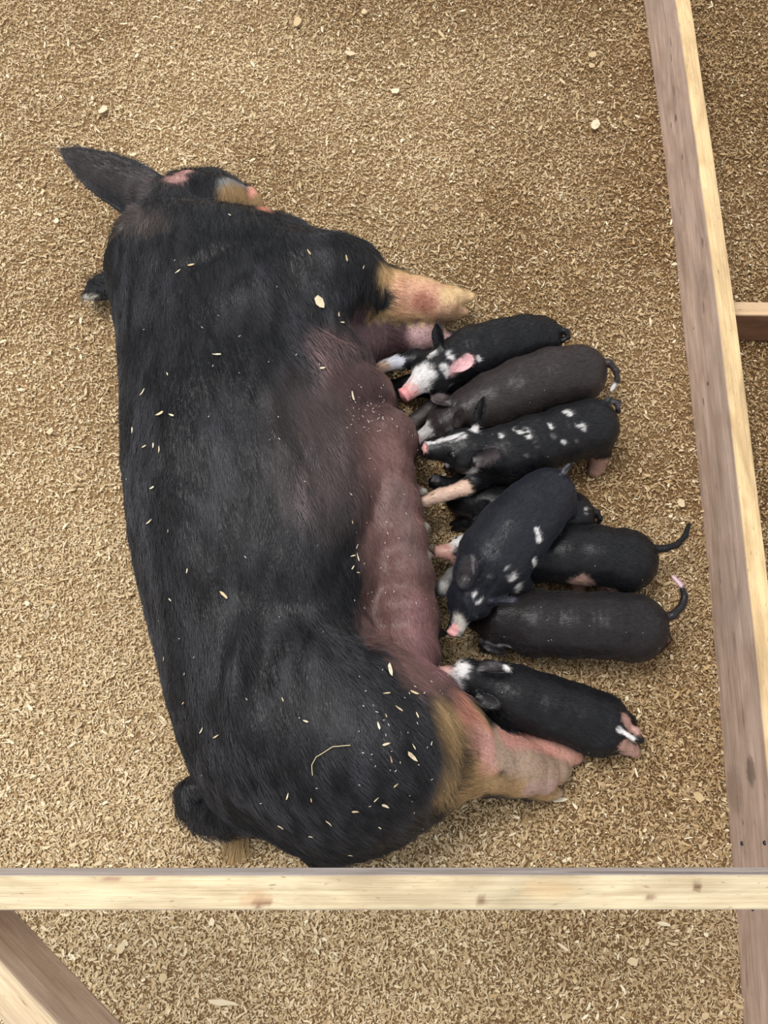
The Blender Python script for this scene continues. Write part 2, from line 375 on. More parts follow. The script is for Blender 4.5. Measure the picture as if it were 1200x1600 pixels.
nzt = n_.new('ShaderNodeTexNoise'); nzt.inputs['Scale'].default_value = 400; l_.new(nzt.outputs[0], b_.inputs['Roughness'])

TOPZ = .188
pen = empty('pen_fence', (W(1130, 800, 0)[0], 0, 0), label='low pen fence of rough sawn pale wooden boards around the sow', cat='fence')
pen_loc = np.array(pen.location)
def pen_fix(o):
    if o.parent is not pen: o.matrix_parent_inverse = (pen.matrix_basis @ o.parent.matrix_parent_inverse @ o.parent.matrix_basis).inverted(); return o
    o.matrix_parent_inverse = pen.matrix_basis.inverted(); return o
side_pts = [W(1047, -60, TOPZ)[:2], W(1055, 0, TOPZ)[:2], W(1083, 190, TOPZ)[:2], W(1109.7, 380, TOPZ)[:2], W(1134, 600, TOPZ)[:2], W(1158.8, 800, TOPZ)[:2]]
botp = [W(1110, 950, .004)[:2], W(1133, 1200, .004)[:2], W(1145, 1380, .004)[:2], W(1162, 1600, .004)[:2], W(1166, 1680, .004)[:2]]
side_path = side_pts + botp
sx_fit = np.polyfit([p[1] for p in side_path], [p[0] for p in side_path], 3)
def on_side(py, h):                                                    # a point on the inner face: row py of the photo, height h
    for _ in range(1):
        lo, hi = 900., 1320.
        for _i in range(40):
            m_ = (lo + hi) / 2; w_ = W(m_, py, h)
            if w_[0] < np.polyval(sx_fit, w_[1]): lo = m_
            else: hi = m_
    w_ = W((lo + hi) / 2, py, h); return w_
ink = lin(60, 55, 62); knot = lin(70, 52, 48)
mk = [(on_side(185, .10), .012, .008, ink, .7), (on_side(195, .07), .010, .004, ink, .7), (on_side(245, .11), .012, .003, ink, .8), (on_side(65, .13), .016, .003, ink, .7), (on_side(90, .12), .013, .003, ink, .6),
      (on_side(378, .155), .014, .006, knot, .55), (on_side(512, .06), .004, .004, knot, .9), (on_side(600, .10), .006, .005, ink, .8), (on_side(628, .07), .012, .003, ink, .8),
      (on_side(480, .12), .02, .006, knot, .4), (on_side(440, .14), .05, .02, lin(150, 130, 122), .4), (on_side(1235, .04), .05, .04, lin(110, 90, 76), .35), (on_side(1205, .12), .03, .02, lin(80, 66, 58), .6), (on_side(1285, .07), .005, .003, knot, .8)]
for yy in (140, 330, 700, 760, 900, 1000, 1120, 1450, 1530): mk.append((on_side(yy, .03 + .13 * RNG.random()), .01 + .02 * RNG.random(), .002 + .002 * RNG.random(), knot, .45))
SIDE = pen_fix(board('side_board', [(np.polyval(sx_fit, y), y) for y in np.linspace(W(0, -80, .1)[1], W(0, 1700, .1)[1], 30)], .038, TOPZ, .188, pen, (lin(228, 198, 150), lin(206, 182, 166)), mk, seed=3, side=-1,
      label='long grey-brown board on edge at the right of the pen'))
RZ = .57
rail_y = W(600, 1368, RZ)[1]
def on_rail(px, py): return W(px, py, RZ)
knb = lin(120, 82, 62)
mk = [(on_rail(1090, 1384), .006, .005, knb, .95), (on_rail(1082, 1381), .002, .002, knb, .9), (on_rail(752, 1409), .007, .006, knb, .7), (on_rail(405, 1412), .010, .006, lin(110, 84, 74), .85), (on_rail(418, 1411), .006, .004, lin(120, 90, 78), .8),
      (on_rail(400, 1404), .024, .009, lin(205, 160, 120), .45), (on_rail(1015, 1401), .008, .002, knb, .75), (on_rail(985, 1400), .02, .0012, knb, .6), (on_rail(1040, 1398), .014, .001, knb, .5), (on_rail(175, 1373), .014, .003, lin(150, 80, 78), .6), (on_rail(235, 1374), .009, .002, lin(160, 90, 84), .5),
      (W(1000, 1362, RZ - .03), .12, .018, lin(120, 108, 108), .5), (W(1130, 1360, RZ - .02), .1, .016, lin(110, 98, 100), .5), (on_rail(860, 1390), .04, .012, lin(225, 190, 140), .4)]
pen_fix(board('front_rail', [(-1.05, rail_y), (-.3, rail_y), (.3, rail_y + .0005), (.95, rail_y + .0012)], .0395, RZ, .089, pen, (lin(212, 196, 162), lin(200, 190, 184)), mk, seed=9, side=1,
      label='pale cream rail across the front of the pen'))
# diagonal brace: from under the rail's outer face down-left in the photo, at the same height
b0, b1 = W(-30, 1471, RZ - .004), W(112, 1625, RZ - .004)
def brace_pt(t): return (b0 + (b1 - b0) * t)[:2]
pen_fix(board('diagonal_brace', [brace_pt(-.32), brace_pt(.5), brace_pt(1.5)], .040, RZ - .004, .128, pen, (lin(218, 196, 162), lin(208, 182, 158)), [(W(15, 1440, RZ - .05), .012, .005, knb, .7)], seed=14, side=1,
      label='diagonal brace running under the end of the front rail'))
c0 = W(1150, 480, .089); c1 = W(1260, 484, .089); xi = np.polyval(sx_fit, c0[1]) + .041
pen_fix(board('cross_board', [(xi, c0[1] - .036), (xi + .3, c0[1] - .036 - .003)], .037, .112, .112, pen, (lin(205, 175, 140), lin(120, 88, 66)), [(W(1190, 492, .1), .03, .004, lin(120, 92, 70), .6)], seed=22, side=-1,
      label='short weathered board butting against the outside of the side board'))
# posts that carry the rail, beyond both ends of the frame
for x in (-1.03, .905):
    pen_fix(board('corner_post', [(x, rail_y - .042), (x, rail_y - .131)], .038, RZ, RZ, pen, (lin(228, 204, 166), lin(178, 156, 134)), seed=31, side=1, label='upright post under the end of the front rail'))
for (sx, sy, hh) in ((1160, 1318, None), (1195, 1317, None), (1176, 1420, None)):
    best = min((abs(on_side(sy, h)[0] - W(sx, sy, h)[0]), h) for h in np.linspace(.02, .17, 40))
    p = on_side(sy, best[1]); pen_fix(screw((p[0] - .0012, p[1], p[2]), (-1, .08, 0), SIDE))

# ------------------------------------------------------------------ colours of the animals
BLK = lin(18, 18, 21); BRN = lin(58, 50, 49); WHT = lin(232, 228, 226); PNK = lin(232, 170, 166); SKN = lin(206, 168, 150); GRY = lin(104, 98, 100)
UDR = lin(112, 83, 78)

# ------------------------------------------------------------------ the sow
sow = empty('sow', (-.32, .42, 0), label='large black sow lying on her side suckling the litter', cat='pig')
def fixp(o, root): o.matrix_parent_inverse = root.matrix_basis.inverted(); return o
rows = np.array([  # py, left px, right px, height
    (318, 255, 330, .10), (326, 225, 372, .17), (345, 190, 425, .24), (380, 172, 490, .29), (420, 168, 535, .315), (460, 176, 545, .33), (500, 184, 545, .335), (550, 192, 552, .34),
    (600, 197, 560, .35), (650, 200, 572, .36), (700, 201, 585, .365), (750, 203, 592, .37), (800, 207, 598, .365), (850, 213, 600, .36), (900, 221, 594, .35),
    (950, 232, 590, .34), (1000, 244, 600, .335), (1050, 257, 660, .345), (1100, 271, 700, .355), (1150, 285, 712, .355), (1200, 302, 704, .34), (1250, 325, 676, .31),
    (1282, 352, 648, .27), (1300, 382, 632, .21), (1317, 412, 600, .16), (1330, 455, 560, .10)], float)
ZS = .165
wy = np.array([W(600, r[0], ZS)[1] for r in rows]); xl = np.array([W(r[1], r[0], ZS)[0] for r in rows]); xr = np.array([W(r[2], r[0], ZS)[0] for r in rows])
S = Field((-.86, -.30, -.03), (.50, 1.50, .46), .005)
sl, x, y, z = S.blk((-.9, -.4, -.1), (.6, 1.2, .5))
yy = np.clip(y, wy.min(), wy.max())
def smooth_interp(v):
    o = np.argsort(wy); g = np.linspace(wy.min(), wy.max(), 260); t = np.interp(g, wy[o], v[o]); kx = np.exp(-np.linspace(-2, 2, 13) ** 2); kx /= kx.sum()
    t2 = np.convolve(np.pad(t, 6, mode='edge'), kx, 'valid'); return np.interp(yy, g, t2)
cx, hw, hh = smooth_interp((xl + xr) / 2), smooth_interp((xr - xl) / 2), smooth_interp(rows[:, 3]) / 2
nrm = (np.abs((x - cx) / hw) ** 2.35 + np.abs((z - hh) / hh) ** 2.2) ** (1 / 2.27)
d = (nrm - 1) * np.minimum(hw, hh) + np.maximum(np.abs(y - yy), 0)
S.f[sl] = np.minimum(S.f[sl], d.astype(np.float32))
# haunch and shoulder masses
S.ell(W(560, 1165, .18), (.20, .168, .17), k=.045)
S.ell(W(525, 1212, .165), (.165, .140, .145), k=.04)
S.ell(W(640, 1150, .17), (.105, .115, .13), k=.05)
S.ell(W(505, 450, .18), (.135, .095, .145), k=.05)
S.ell(W(548, 450, .16), (.08, .075, .11), k=.04)
S.ell(W(280, 420, .15), (.12, .14, .13), k=.05)
S.ell(W(440, 405, .13), (.10, .075, .11), k=.05)
# udder: lobes behind each teat, a sharper fold where the thigh lies over it
U_ = Field((-.86, -.30, -.03), (.50, 1.50, .46), .005)
for (px, py, rr) in [(548, 590, 34), (572, 636, 48), (604, 696, 50), (600, 748, 49), (606, 800, 54), (613, 852, 57), (620, 908, 60), (625, 965, 62), (630, 1016, 56), (640, 1044, 34)]:
    U_.ell(W(px, py, .12), (rr * mpp(py, .12), rr * mpp(py, .12) * .92, .125), k=.022)
Y3 = np.broadcast_to(S.ax[1][None, :, None], S.f.shape); kk = .012 + .045 * sstep(W(0, 960, .15)[1], W(0, 800, .15)[1], Y3).astype(np.float32)
hh_ = np.clip(.5 + .5 * (S.f - U_.f) / kk, 0, 1); S.f = S.f * (1 - hh_) + U_.f * hh_ - kk * hh_ * (1 - hh_)
for a, b in [((646, 764, .13), (664, 768, .13)), ((650, 818, .15), (667, 823, .15)), ((656, 866, .16), (672, 868, .155)), ((614, 640, .13), (630, 646, .12)), ((648, 702, .13), (662, 708, .12)), ((676, 985, .13), (694, 990, .12))]:
    S.cone(W(*a), W(*b), .012, .007, .008)
# forelegs
S.chain([(565, 452, .15, 52), (610, 462, .135, 39), (655, 468, .115, 32), (690, 476, .10, 27)], .025)
S.chain([(685, 466, .10, 21), (712, 463, .095, 16), (734, 465, .085, 8)], .006)
S.chain([(685, 484, .09, 21), (706, 486, .08, 16), (724, 489, .07, 8)], .006)
S.chain([(672, 492, .08, 9), (688, 505, .07, 7)], .006)
S.chain([(530, 545, .12, 50), (580, 530, .08, 38), (625, 524, .055, 31), (655, 528, .055, 27), (700, 535, .035, 18)], .02)
# hind legs
S.chain([(650, 1165, .18, 84), (705, 1168, .165, 68), (755, 1188, .13, 49), (800, 1198, .10, 41), (838, 1208, .075, 35)], .03)
S.chain([(838, 1202, .07, 28), (870, 1204, .055, 19), (886, 1207, .045, 9)], .008)
S.chain([(830, 1226, .06, 24), (856, 1236, .045, 15), (872, 1240, .04, 8)], .008)
S.chain([(812, 1236, .05, 12), (824, 1246, .045, 8)], .006)
S.chain([(690, 1110, .07, 42), (790, 1152, .055, 28), (850, 1168, .04, 22), (885, 1176, .03, 18), (902, 1182, .025, 11)], .02)
# tail: a thick curl
S.chain([(385, 1270, .14, 30), (355, 1280, .12, 26), (320, 1278, .10, 22), (296, 1262, .09, 19), (290, 1240, .09, 17), (300, 1228, .09, 14), (318, 1232, .095, 12)], .012)
# head
S.ell(W(280, 368, .14), (.105, .09, .12), k=.03)
S.chain([(262, 335, .16, 52), (300, 318, .15, 42), (345, 318, .13, 36), (384, 322, .11, 26)], .03)
S.chain([(300, 290, .13, 24), (335, 285, .13, 19), (360, 293, .12, 17)], .02)
S.chain([(280, 290, .12, 24), (292, 282, .12, 17)], .01)
f3 = unit(W(430, 300, .10) - W(370, 325, .12)); sn = W(394, 314, .105)
u3 = unit(np.cross(f3, (0, 0, 1))); w3 = np.cross(u3, f3)
S.ell(sn, (.018, .046, .038), np.array([f3, u3, w3]), k=.010)
S.ell(sn + f3 * .024 + u3 * .016, (.012, .009, .012), np.array([f3, u3, w3]), k=.006, sub=True)
S.ell(sn + f3 * .024 - u3 * .016, (.012, .009, .012), np.array([f3, u3, w3]), k=.006, sub=True)
# ears
S.chain([(262, 345, .16, 42), (240, 328, .18, 30), (226, 312, .20, 22)], .015)
S.ear(W(248, 322, .20), W(96, 238, .22), (.15, -.1, 1), .070, .0055, cup=.30, bend=.08, k=.012, blunt=.80, root=.95)
S.ear(W(206, 446, .07), W(130, 454, .05), (-.2, .2, 1), .052, .0055, cup=.3, bend=0, k=.012, blunt=.4)
S.ground(.0)
P, Q = S.mesh(); del U_
sk = Skin(P, Q)
# muscle, folds and creases of the resting body
top = sstep(.0, .5, sk.N[:, 2])
bumps = [(385, 440, 75, 30, -35, .013), (330, 400, 60, 14, -30, -.008), (235, 470, 16, 60, 10, -.006), (470, 950, 125, 42, 8, -.016), (372, 1050, 16, 85, 2, .017), (412, 1030, 20, 70, 4, -.012),
         (500, 1020, 30, 60, 0, .012), (520, 515, 45, 12, 15, -.012), (590, 780, 14, 60, 12, -.012), (270, 770, 60, 20, 30, .008), (600, 1180, 80, 60, 0, .008), (560, 850, 60, 16, -60, -.008),
         (430, 640, 120, 14, 70, .006), (360, 660, 110, 14, 74, -.006), (470, 700, 100, 14, 66, -.005), (300, 880, 60, 20, 60, .006), (450, 1090, 30, 90, 10, -.006), (600, 860, 14, 60, -8, -.010), (520, 430, 30, 60, 0, .006), (455, 480, 18, 60, 0, -.008), (576, 960, 12, 50, 0, -.012)]
disp = np.zeros(len(P))
for bx, by, rx, ry, an, am in bumps:
    c = sk.hit(bx, by)[0]; m_ = mpp(by, c[2]); a = math.radians(-an); dx, dy = P[:, 0] - c[0], P[:, 1] - c[1]
    uu, vv = dx * math.cos(a) + dy * math.sin(a), -dx * math.sin(a) + dy * math.cos(a)
    disp += am * np.exp(-(uu / (rx * m_)) ** 2 - (vv / (ry * m_)) ** 2)
disp *= top
disp += (fbm(P * np.array([1, .6, 1]), 16, 60, 2) - .5) * .010 * top + (fbm(P * np.array([1.6, .7, 1]), 60, 63, 2) - .5) * .003
P = P + sk.N * disp[:, None]; P[:, 2] = np.maximum(P[:, 2], 0)
sk = Skin(P, Q)
BLOND = lin(168, 138, 98); HPNK = lin(200, 142, 120); HTAN = lin(166, 142, 122)
pt = [(596, 615, 640, 740, 62, UDR, .35), (645, 750, 660, 880, 60, UDR, .3), (660, 900, 672, 1000, 60, UDR, .3), (560, 640, 600, 760, 66, UDR, .5), (600, 760, 610, 860, 60, UDR, .4), (640, 860, 640, 980, 72, UDR, .3), (640, 980, 655, 1040, 50, UDR, .3), (540, 560, 575, 620, 50, lin(70, 51, 50), .8), (500, 545, 560, 545, 22, lin(44, 34, 34), .8),
      (585, 720, 600, 720, 40, lin(122, 90, 86), .7), (655, 960, 672, 1040, 30, lin(136, 98, 98), .7), (622, 760, 650, 870, 22, lin(116, 92, 88), .7), (500, 640, 520, 760, 60, lin(62, 52, 51), .9),
      (655, 832, 662, 852, 1.6, lin(140, 98, 92), .4), (649, 802, 656, 820, 2, lin(150, 104, 98), .4),
      (664, 768, 664, 768, 7, lin(150, 146, 136), .4), (667, 823, 667, 823, 7, lin(156, 150, 140), .4), (672, 868, 672, 868, 7, lin(140, 134, 126), .4),
      (566, 530, 620, 530, 46, lin(92, 69, 71), .3), (658, 522, 690, 530, 20, lin(182, 146, 146), .4),
      (610, 455, 700, 470, 46, lin(206, 172, 124), .25), (636, 460, 690, 470, 32, lin(214, 166, 136), .5), (658, 470, 668, 476, 15, lin(168, 112, 92), .6), (700, 462, 736, 466, 16, lin(222, 188, 142), .4), (700, 490, 726, 492, 16, lin(196, 158, 126), .4), (684, 505, 690, 510, 10, lin(150, 122, 104), .4), (586, 455, 596, 470, 22, BLK, .4),
      (694, 1110, 694, 1240, 21, BLOND, .7), (735, 1120, 735, 1240, 42, BLOND, .3), (722, 1100, 770, 1190, 30, HPNK, .3), (745, 1150, 770, 1185, 26, lin(200, 152, 138), .4), (800, 1175, 880, 1220, 42, HTAN, .25), (760, 1225, 860, 1240, 22, lin(160, 130, 92), .6), (830, 1235, 880, 1240, 16, lin(176, 146, 134), .5),
      (745, 1160, 748, 1180, 6, lin(160, 110, 100), .8), (840, 1165, 905, 1185, 12, lin(200, 152, 136), .5), (790, 1150, 850, 1166, 20, lin(198, 146, 132), .5),
      (268, 280, 288, 270, 15, lin(206, 160, 152), .3), (352, 288, 376, 290, 13, lin(150, 150, 150), .5), (368, 312, 400, 318, 27, lin(160, 130, 90), .35), (392, 296, 410, 328, 9, lin(214, 150, 128), .35), (188, 350, 190, 356, 4, lin(120, 116, 110), .7),
      (133, 440, 134, 462, 8, lin(206, 200, 186), .5), (205, 335, 240, 345, 26, lin(56, 48, 45), .9), (130, 250, 230, 290, 30, lin(48, 42, 42), .8), (300, 275, 350, 272, 9, BLK, .5)]
col = paint(sk, BLK, pt, edge=.22, nscale=120)
fam = fbm(P * np.array([1.3, .6, 1]), 14, 71, 3); col *= (.75 + .6 * fam)[:, None]
link('sow_tmp', make_mesh('body', P, Q, M_SOW, col)).name = 'body'
ob = bpy.data.objects['body']; ob.parent = sow; fixp(ob, sow)
def sow_flow(p):
    ty = W(600, 1150, .2)[1]; f = np.zeros_like(p); f[:, 1] = -1
    f[:, 0] = .30 + .9 * (vnoise(p, 4.5, 90) - .5) + .35 * sstep(-.45, .1, p[:, 0])
    up = p[:, 1] > W(0, 390, .2)[1]; ear_ = up & (p[:, 0] < W(245, 300, .2)[0])
    f[ear_] = (-.8, .5, 0)
    leg_ = (p[:, 0] > W(700, 1200, .1)[0]) & (p[:, 1] < W(0, 1080, .1)[1]); f[leg_] = (1, -.25, 0)
    fl = (p[:, 0] > W(600, 470, .1)[0]) & (p[:, 1] > W(0, 560, .1)[1]); f[fl] = (1, -.15, 0)
    f[:, 2] = -.25; return f
def bareness(p):
    l = np.ones(len(p)); ud = (p[:, 0] > W(590, 700, .2)[0]) & (p[:, 1] < W(0, 560, .15)[1]) & (p[:, 1] > W(0, 1000, .15)[1]); l[ud] = .38
    leg_ = (p[:, 0] > W(728, 1200, .1)[0]) & (p[:, 1] < W(0, 1080, .1)[1]); l[leg_] = .3
    fr = (np.abs(p[:, 0] - W(700, 1170, .15)[0]) < .035) & (p[:, 1] < W(0, 1080, .15)[1]); l[fr] = 1.5
    fl = (p[:, 0] > W(625, 470, .1)[0]) & (p[:, 1] > W(0, 620, .1)[1]); l[fl] = .3
    sn_ = np.linalg.norm(p - W(400, 318, .1), axis=1) < .05; l[sn_] = .35
    return l
fixp(hair('hair', sk, col, 95000, .024, .00024, sow_flow, M_SOWH, sow, lift=.28, jit=.22, minz=-.15, bright=3.1, clump=60, lenf=bareness, label='short black bristly hair'), sow)

# ------------------------------------------------------------------ piglets
pig_skins = []
def head(Fd, poll, tip, roll=0., jaw=True, upv=(0, 0, 1)):
    poll, tip = np.asarray(poll, float), np.asarray(tip, float); L = np.linalg.norm(tip - poll); f = unit(tip - poll)
    up = np.asarray(upv, float); up = unit(up - f * (up @ f)); r = np.cross(f, up)
    c, s_ = math.cos(roll), math.sin(roll); up, r = up * c + r * s_, r * c - up * s_
    at = lambda a, b, h: poll + f * a * L + r * b * L + up * h * L
    R = np.array([f, r, up])
    Fd.ell(at(.34, 0, -.02), (.36 * L, .30 * L, .26 * L), R, k=.012)
    Fd.cone(at(.45, 0, .03), at(.90, 0, -.03), .185 * L, .118 * L, .012)
    for sgn in (-1, 1): Fd.ell(at(.40, sgn * .19, -.08), (.19 * L, .15 * L, .16 * L), R, k=.012)
    Fd.cone(at(.42, 0, -.13), at(.84, 0, -.12), .15 * L, .085 * L, .010)
    Fd.ell(at(.955, 0, -.02), (.040 * L, .138 * L, .118 * L), R, k=.003)
    Fd.ell(at(.86, 0, -.01), (.020 * L, .128 * L, .112 * L), R, k=.004)
    for sgn in (-1, 1):
        Fd.ell(at(1.0, sgn * .052, -.02), (.03 * L, .026 * L, .034 * L), R, k=.002, sub=True)
        Fd.ell(at(.56, sgn * .185, .085), (.085 * L, .055 * L, .06 * L), R, k=.005)           # brow and lids
        Fd.ell(at(.575, sgn * .235, .085), (.034 * L, .022 * L, .014 * L), R, k=.003, sub=True)
    return dict(at=at, L=L, R=R, r=r, up=up, f=f)
def piglet(name, label, body, poll, tip, ears, legs, tail, patches, base=BLK, roll=0., hairn=5000, seed=0, necks=None, eye_sides=(-1, 1)):
    pts = [W(*b[:3]) for b in body] + [np.asarray(W(*poll)), np.asarray(W(*tip))] + [W(*e[1]) for e in ears] + [W(*q[:3]) for l in legs for q in l] + [W(*q[:3]) for q in tail]
    lo, hi = np.min(pts, 0) - .075, np.max(pts, 0) + .075; lo[2] = -.012
    Fd = Field(lo, hi, .0026)
    Fd.chain(body, .022)
    bx = [W(*b[:3]) for b in body]; rr = [b[3] * mpp(b[1], b[2]) for b in body]
    ax = unit(bx[0][:2] - bx[1][:2]); px_ = np.array([-ax[1], ax[0]])
    for sgn in (-1, 1):                                              # hams and shoulders stand out a little
        Fd.ell(np.append(bx[0][:2] + px_ * sgn * rr[0] * .42 - ax * rr[0] * .1, bx[0][2] - .012), (rr[0] * .72, rr[0] * .62, rr[0] * .85), k=.018)
        Fd.ell(np.append(bx[-2][:2] + px_ * sgn * rr[-2] * .42, bx[-2][2] - .012), (rr[-2] * .62, rr[-2] * .58, rr[-2] * .8), k=.018)
    hd = head(Fd, W(*poll), W(*tip), roll)
    Fd.cone(bx[-1], hd['at'](.25, 0, -.03), rr[-1] * .82, hd['L'] * .23, .022)
    for l in legs:
        Fd.chain(l, .010)
        a, b = W(*l[-2][:3]), W(*l[-1][:3]); dr = unit(b - a); rt = l[-1][3] * mpp(l[-1][1], l[-1][2])
        sd = unit(np.cross(dr, (0, 0, 1)) + 1e-6)
        for sgn in (-1, 1): Fd.cone(b + sd * sgn * rt * .42, b + sd * sgn * rt * .45 + dr * rt * 1.15 , rt * .60, rt * .30, .003)
    for e in ears:
        bs, tp, face, wd = e[:4]; Fd.ear(W(*bs), W(*tp), face, wd * mpp(bs[1], bs[2]), .0026, cup=e[4] if len(e) > 4 else .5, bend=e[5] if len(e) > 5 else .05, k=.007, blunt=.62)
        bb = W(*bs); tt = W(*tp); Fd.cone(bb, bb + (tt - bb) * .14, wd * .42 * mpp(bs[1], bs[2]), wd * .26 * mpp(bs[1], bs[2]), .008)
    Fd.chain(tail, .004)
    Fd.ground(.001)
    P, Q = Fd.mesh(); sk = Skin(P, Q)
    dd = (fbm(P, 55, 20 + seed, 2) - .5) * .0022 + (vnoise(P @ np.array([[ax[0], ax[1], 0], [px_[0] * .15, px_[1] * .15, 0], [0, 0, .15]]).T, 160, seed) - .5) * .0007
    P = P + sk.N * dd[:, None]; P[:, 2] = np.maximum(P[:, 2], .001); sk = Skin(P, Q)
    col = paint(sk, base, patches, edge=.42, nscale=330, seed=seed, streak=np.array([[ax[0] * 70, px_[0] * 190, 0], [ax[1] * 70, px_[1] * 190, 0], [0, 0, 40.]]))
    col *= (.82 + .36 * fbm(P, 40, 5 + seed, 2))[:, None]
    root = empty(name, (float(bx[0][0]), float(bx[0][1]), 0), label=label, cat='piglet', group='litter of piglets at the udder')
    fixp(link('body', make_mesh('body', P, Q, M_PIG, col), root), root)
    fl = np.array([ax[0], ax[1], -.25])
    def flow(p):
        f = np.tile(fl, (len(p), 1)); dh = np.linalg.norm(p - hd['at'](.4, 0, 0), axis=1); m = dh < hd['L'] * .62; f[m] = -hd['f']; return f
    fixp(hair('hair', sk, col, hairn * 3, .0085, .00013, flow, M_PIGH, root, lift=.30, jit=.30, bright=1.5, seed=seed + 5, lenf=lambda p: np.where(np.linalg.norm(p - hd['at'](.97, 0, 0), axis=1) < hd['L'] * .17, .12, 1.)), root)
    for sgn in eye_sides:
        c = hd['at'](.575, sgn * .212, .083); nr_ = 14
        th = np.linspace(0, math.pi, 9)[1:-1]; ph = np.linspace(0, 2 * math.pi, nr_, endpoint=False); r_ = hd['L'] * .044
        V = [(0, 0, r_)] + [(r_ * math.sin(t) * math.cos(p), r_ * math.sin(t) * math.sin(p), r_ * math.cos(t)) for t in th for p in ph] + [(0, 0, -r_)]
        F4 = []
        for i in range(len(th) - 1):
            for j in range(nr_): F4.append((1 + i * nr_ + j, 1 + (i + 1) * nr_ + j, 1 + (i + 1) * nr_ + (j + 1) % nr_, 1 + i * nr_ + (j + 1) % nr_))
        for j in range(nr_): F4.append((0, 1 + j, 1 + (j + 1) % nr_)); b_i = 1 + (len(th) - 1) * nr_; F4.append((len(V) - 1, b_i + (j + 1) % nr_, b_i + j))
        me = bpy.data.meshes.new('eye'); me.from_pydata(V, [], F4); me.polygons.foreach_set('use_smooth', [True] * len(me.polygons))
        ca = me.color_attributes.new('Col', 'FLOAT_COLOR', 'POINT'); ca.data.foreach_set('color', [.012, .009, .008, 1] * len(V)); me.materials.append(M_EYE)
        eo = link('eye', me, root); eo.location = c; fixp(eo, root)
    pig_skins.append(sk); return sk

LEGP = lin(196, 160, 146)
# 1: the topmost piglet, white blaze and pink ear
piglet('piglet', 'black piglet with white face blaze, pink snout and pink ear',
    [(848, 528, .085, 31), (818, 532, .09, 36), (778, 541, .095, 38), (738, 552, .10, 38), (706, 566, .11, 34)], (706, 560, .135), (627, 620, .115),
    [((704, 572, .155), (742, 560, .165), (-.15, -.35, 1), 19, .45, .05), ((688, 548, .155), (683, 503, .19), (-.55, .1, .8), 15, .6, .05)],
    [[(700, 578, .10, 24), (648, 562, .11, 15), (620, 566, .115, 9.5), (598, 573, .11, 9)], [(700, 600, .07, 24), (640, 604, .055, 17), (612, 608, .035, 13), (598, 606, .02, 12)],
     [(835, 545, .06, 24), (820, 560, .03, 13), (812, 566, .014, 11)], [(840, 515, .06, 22), (828, 516, .03, 12), (820, 520, .014, 11)]],
    [(858, 518, .11, 6), (872, 514, .115, 5), (885, 518, .115, 4.5), (888, 527, .11, 4), (880, 532, .105, 3.5), (873, 527, .10, 3)],
    [(640, 602, 648, 614, 20, WHT, .3), (662, 580, 670, 592, 13, WHT, .4), (652, 585, 640, 596, 12, WHT, .4), (660, 622, 682, 620, 8, WHT, .5), (634, 608, 640, 620, 14, PNK, .6), (627, 613, 630, 622, 11, lin(238, 158, 158), .4), (675, 555, 678, 552, 6, WHT, .5),
     (702, 552, 705, 560, 5, WHT, .6), (693, 574, 700, 584, 6, WHT, .5), (704, 602, 704, 602, 4, WHT, .5), (715, 578, 734, 566, 14, lin(226, 178, 180), .35), (682, 600, 684, 602, 10, BLK, .4), (746, 558, 749, 563, 3, WHT, .5),
     (620, 566, 594, 573, 13, lin(206, 206, 214), .25), (600, 573, 592, 574, 9, lin(170, 140, 120), .5)], roll=-.12, hairn=6000, seed=1)
# 2: brown-grey piglet
piglet('piglet', 'brownish grey piglet with thinner coat between the blazed piglet and the spotted one',
    [(905, 583, .09, 42), (862, 592, .095, 45), (815, 608, .095, 45), (768, 628, .09, 42), (732, 644, .085, 36)], (726, 642, .095), (648, 690, .06),
    [((704, 628, .12), (672, 622, .125), (-.3, .2, 1), 15, .4, .0), ((712, 664, .13), (727, 638, .175), (-.6, -.3, .7), 15, .5, .05)],
    [[(720, 640, .06, 22), (672, 640, .05, 12), (650, 655, .035, 10), (636, 672, .015, 9)], [(740, 665, .06, 22), (700, 690, .03, 12), (690, 700, .014, 10)],
     [(900, 600, .06, 24), (895, 612, .03, 12), (890, 618, .014, 11)], [(905, 570, .06, 22), (892, 572, .03, 12), (884, 574, .014, 11)]],
    [(936, 563, .115, 6), (952, 567, .12, 5), (963, 580, .115, 4.5), (965, 594, .105, 4), (955, 610, .09, 3)],
    [(652, 680, 662, 672, 13, lin(205, 200, 198), .4), (648, 690, 650, 694, 8, PNK, .5), (664, 632, 640, 668, 10, lin(128, 120, 118), .5), (700, 672, 706, 668, 4, GRY, .5), (958, 603, 954, 611, 5, WHT, .4), (690, 615, 676, 620, 9, lin(84, 72, 72), .5)],
    base=lin(52, 45, 44), hairn=6000, seed=2)
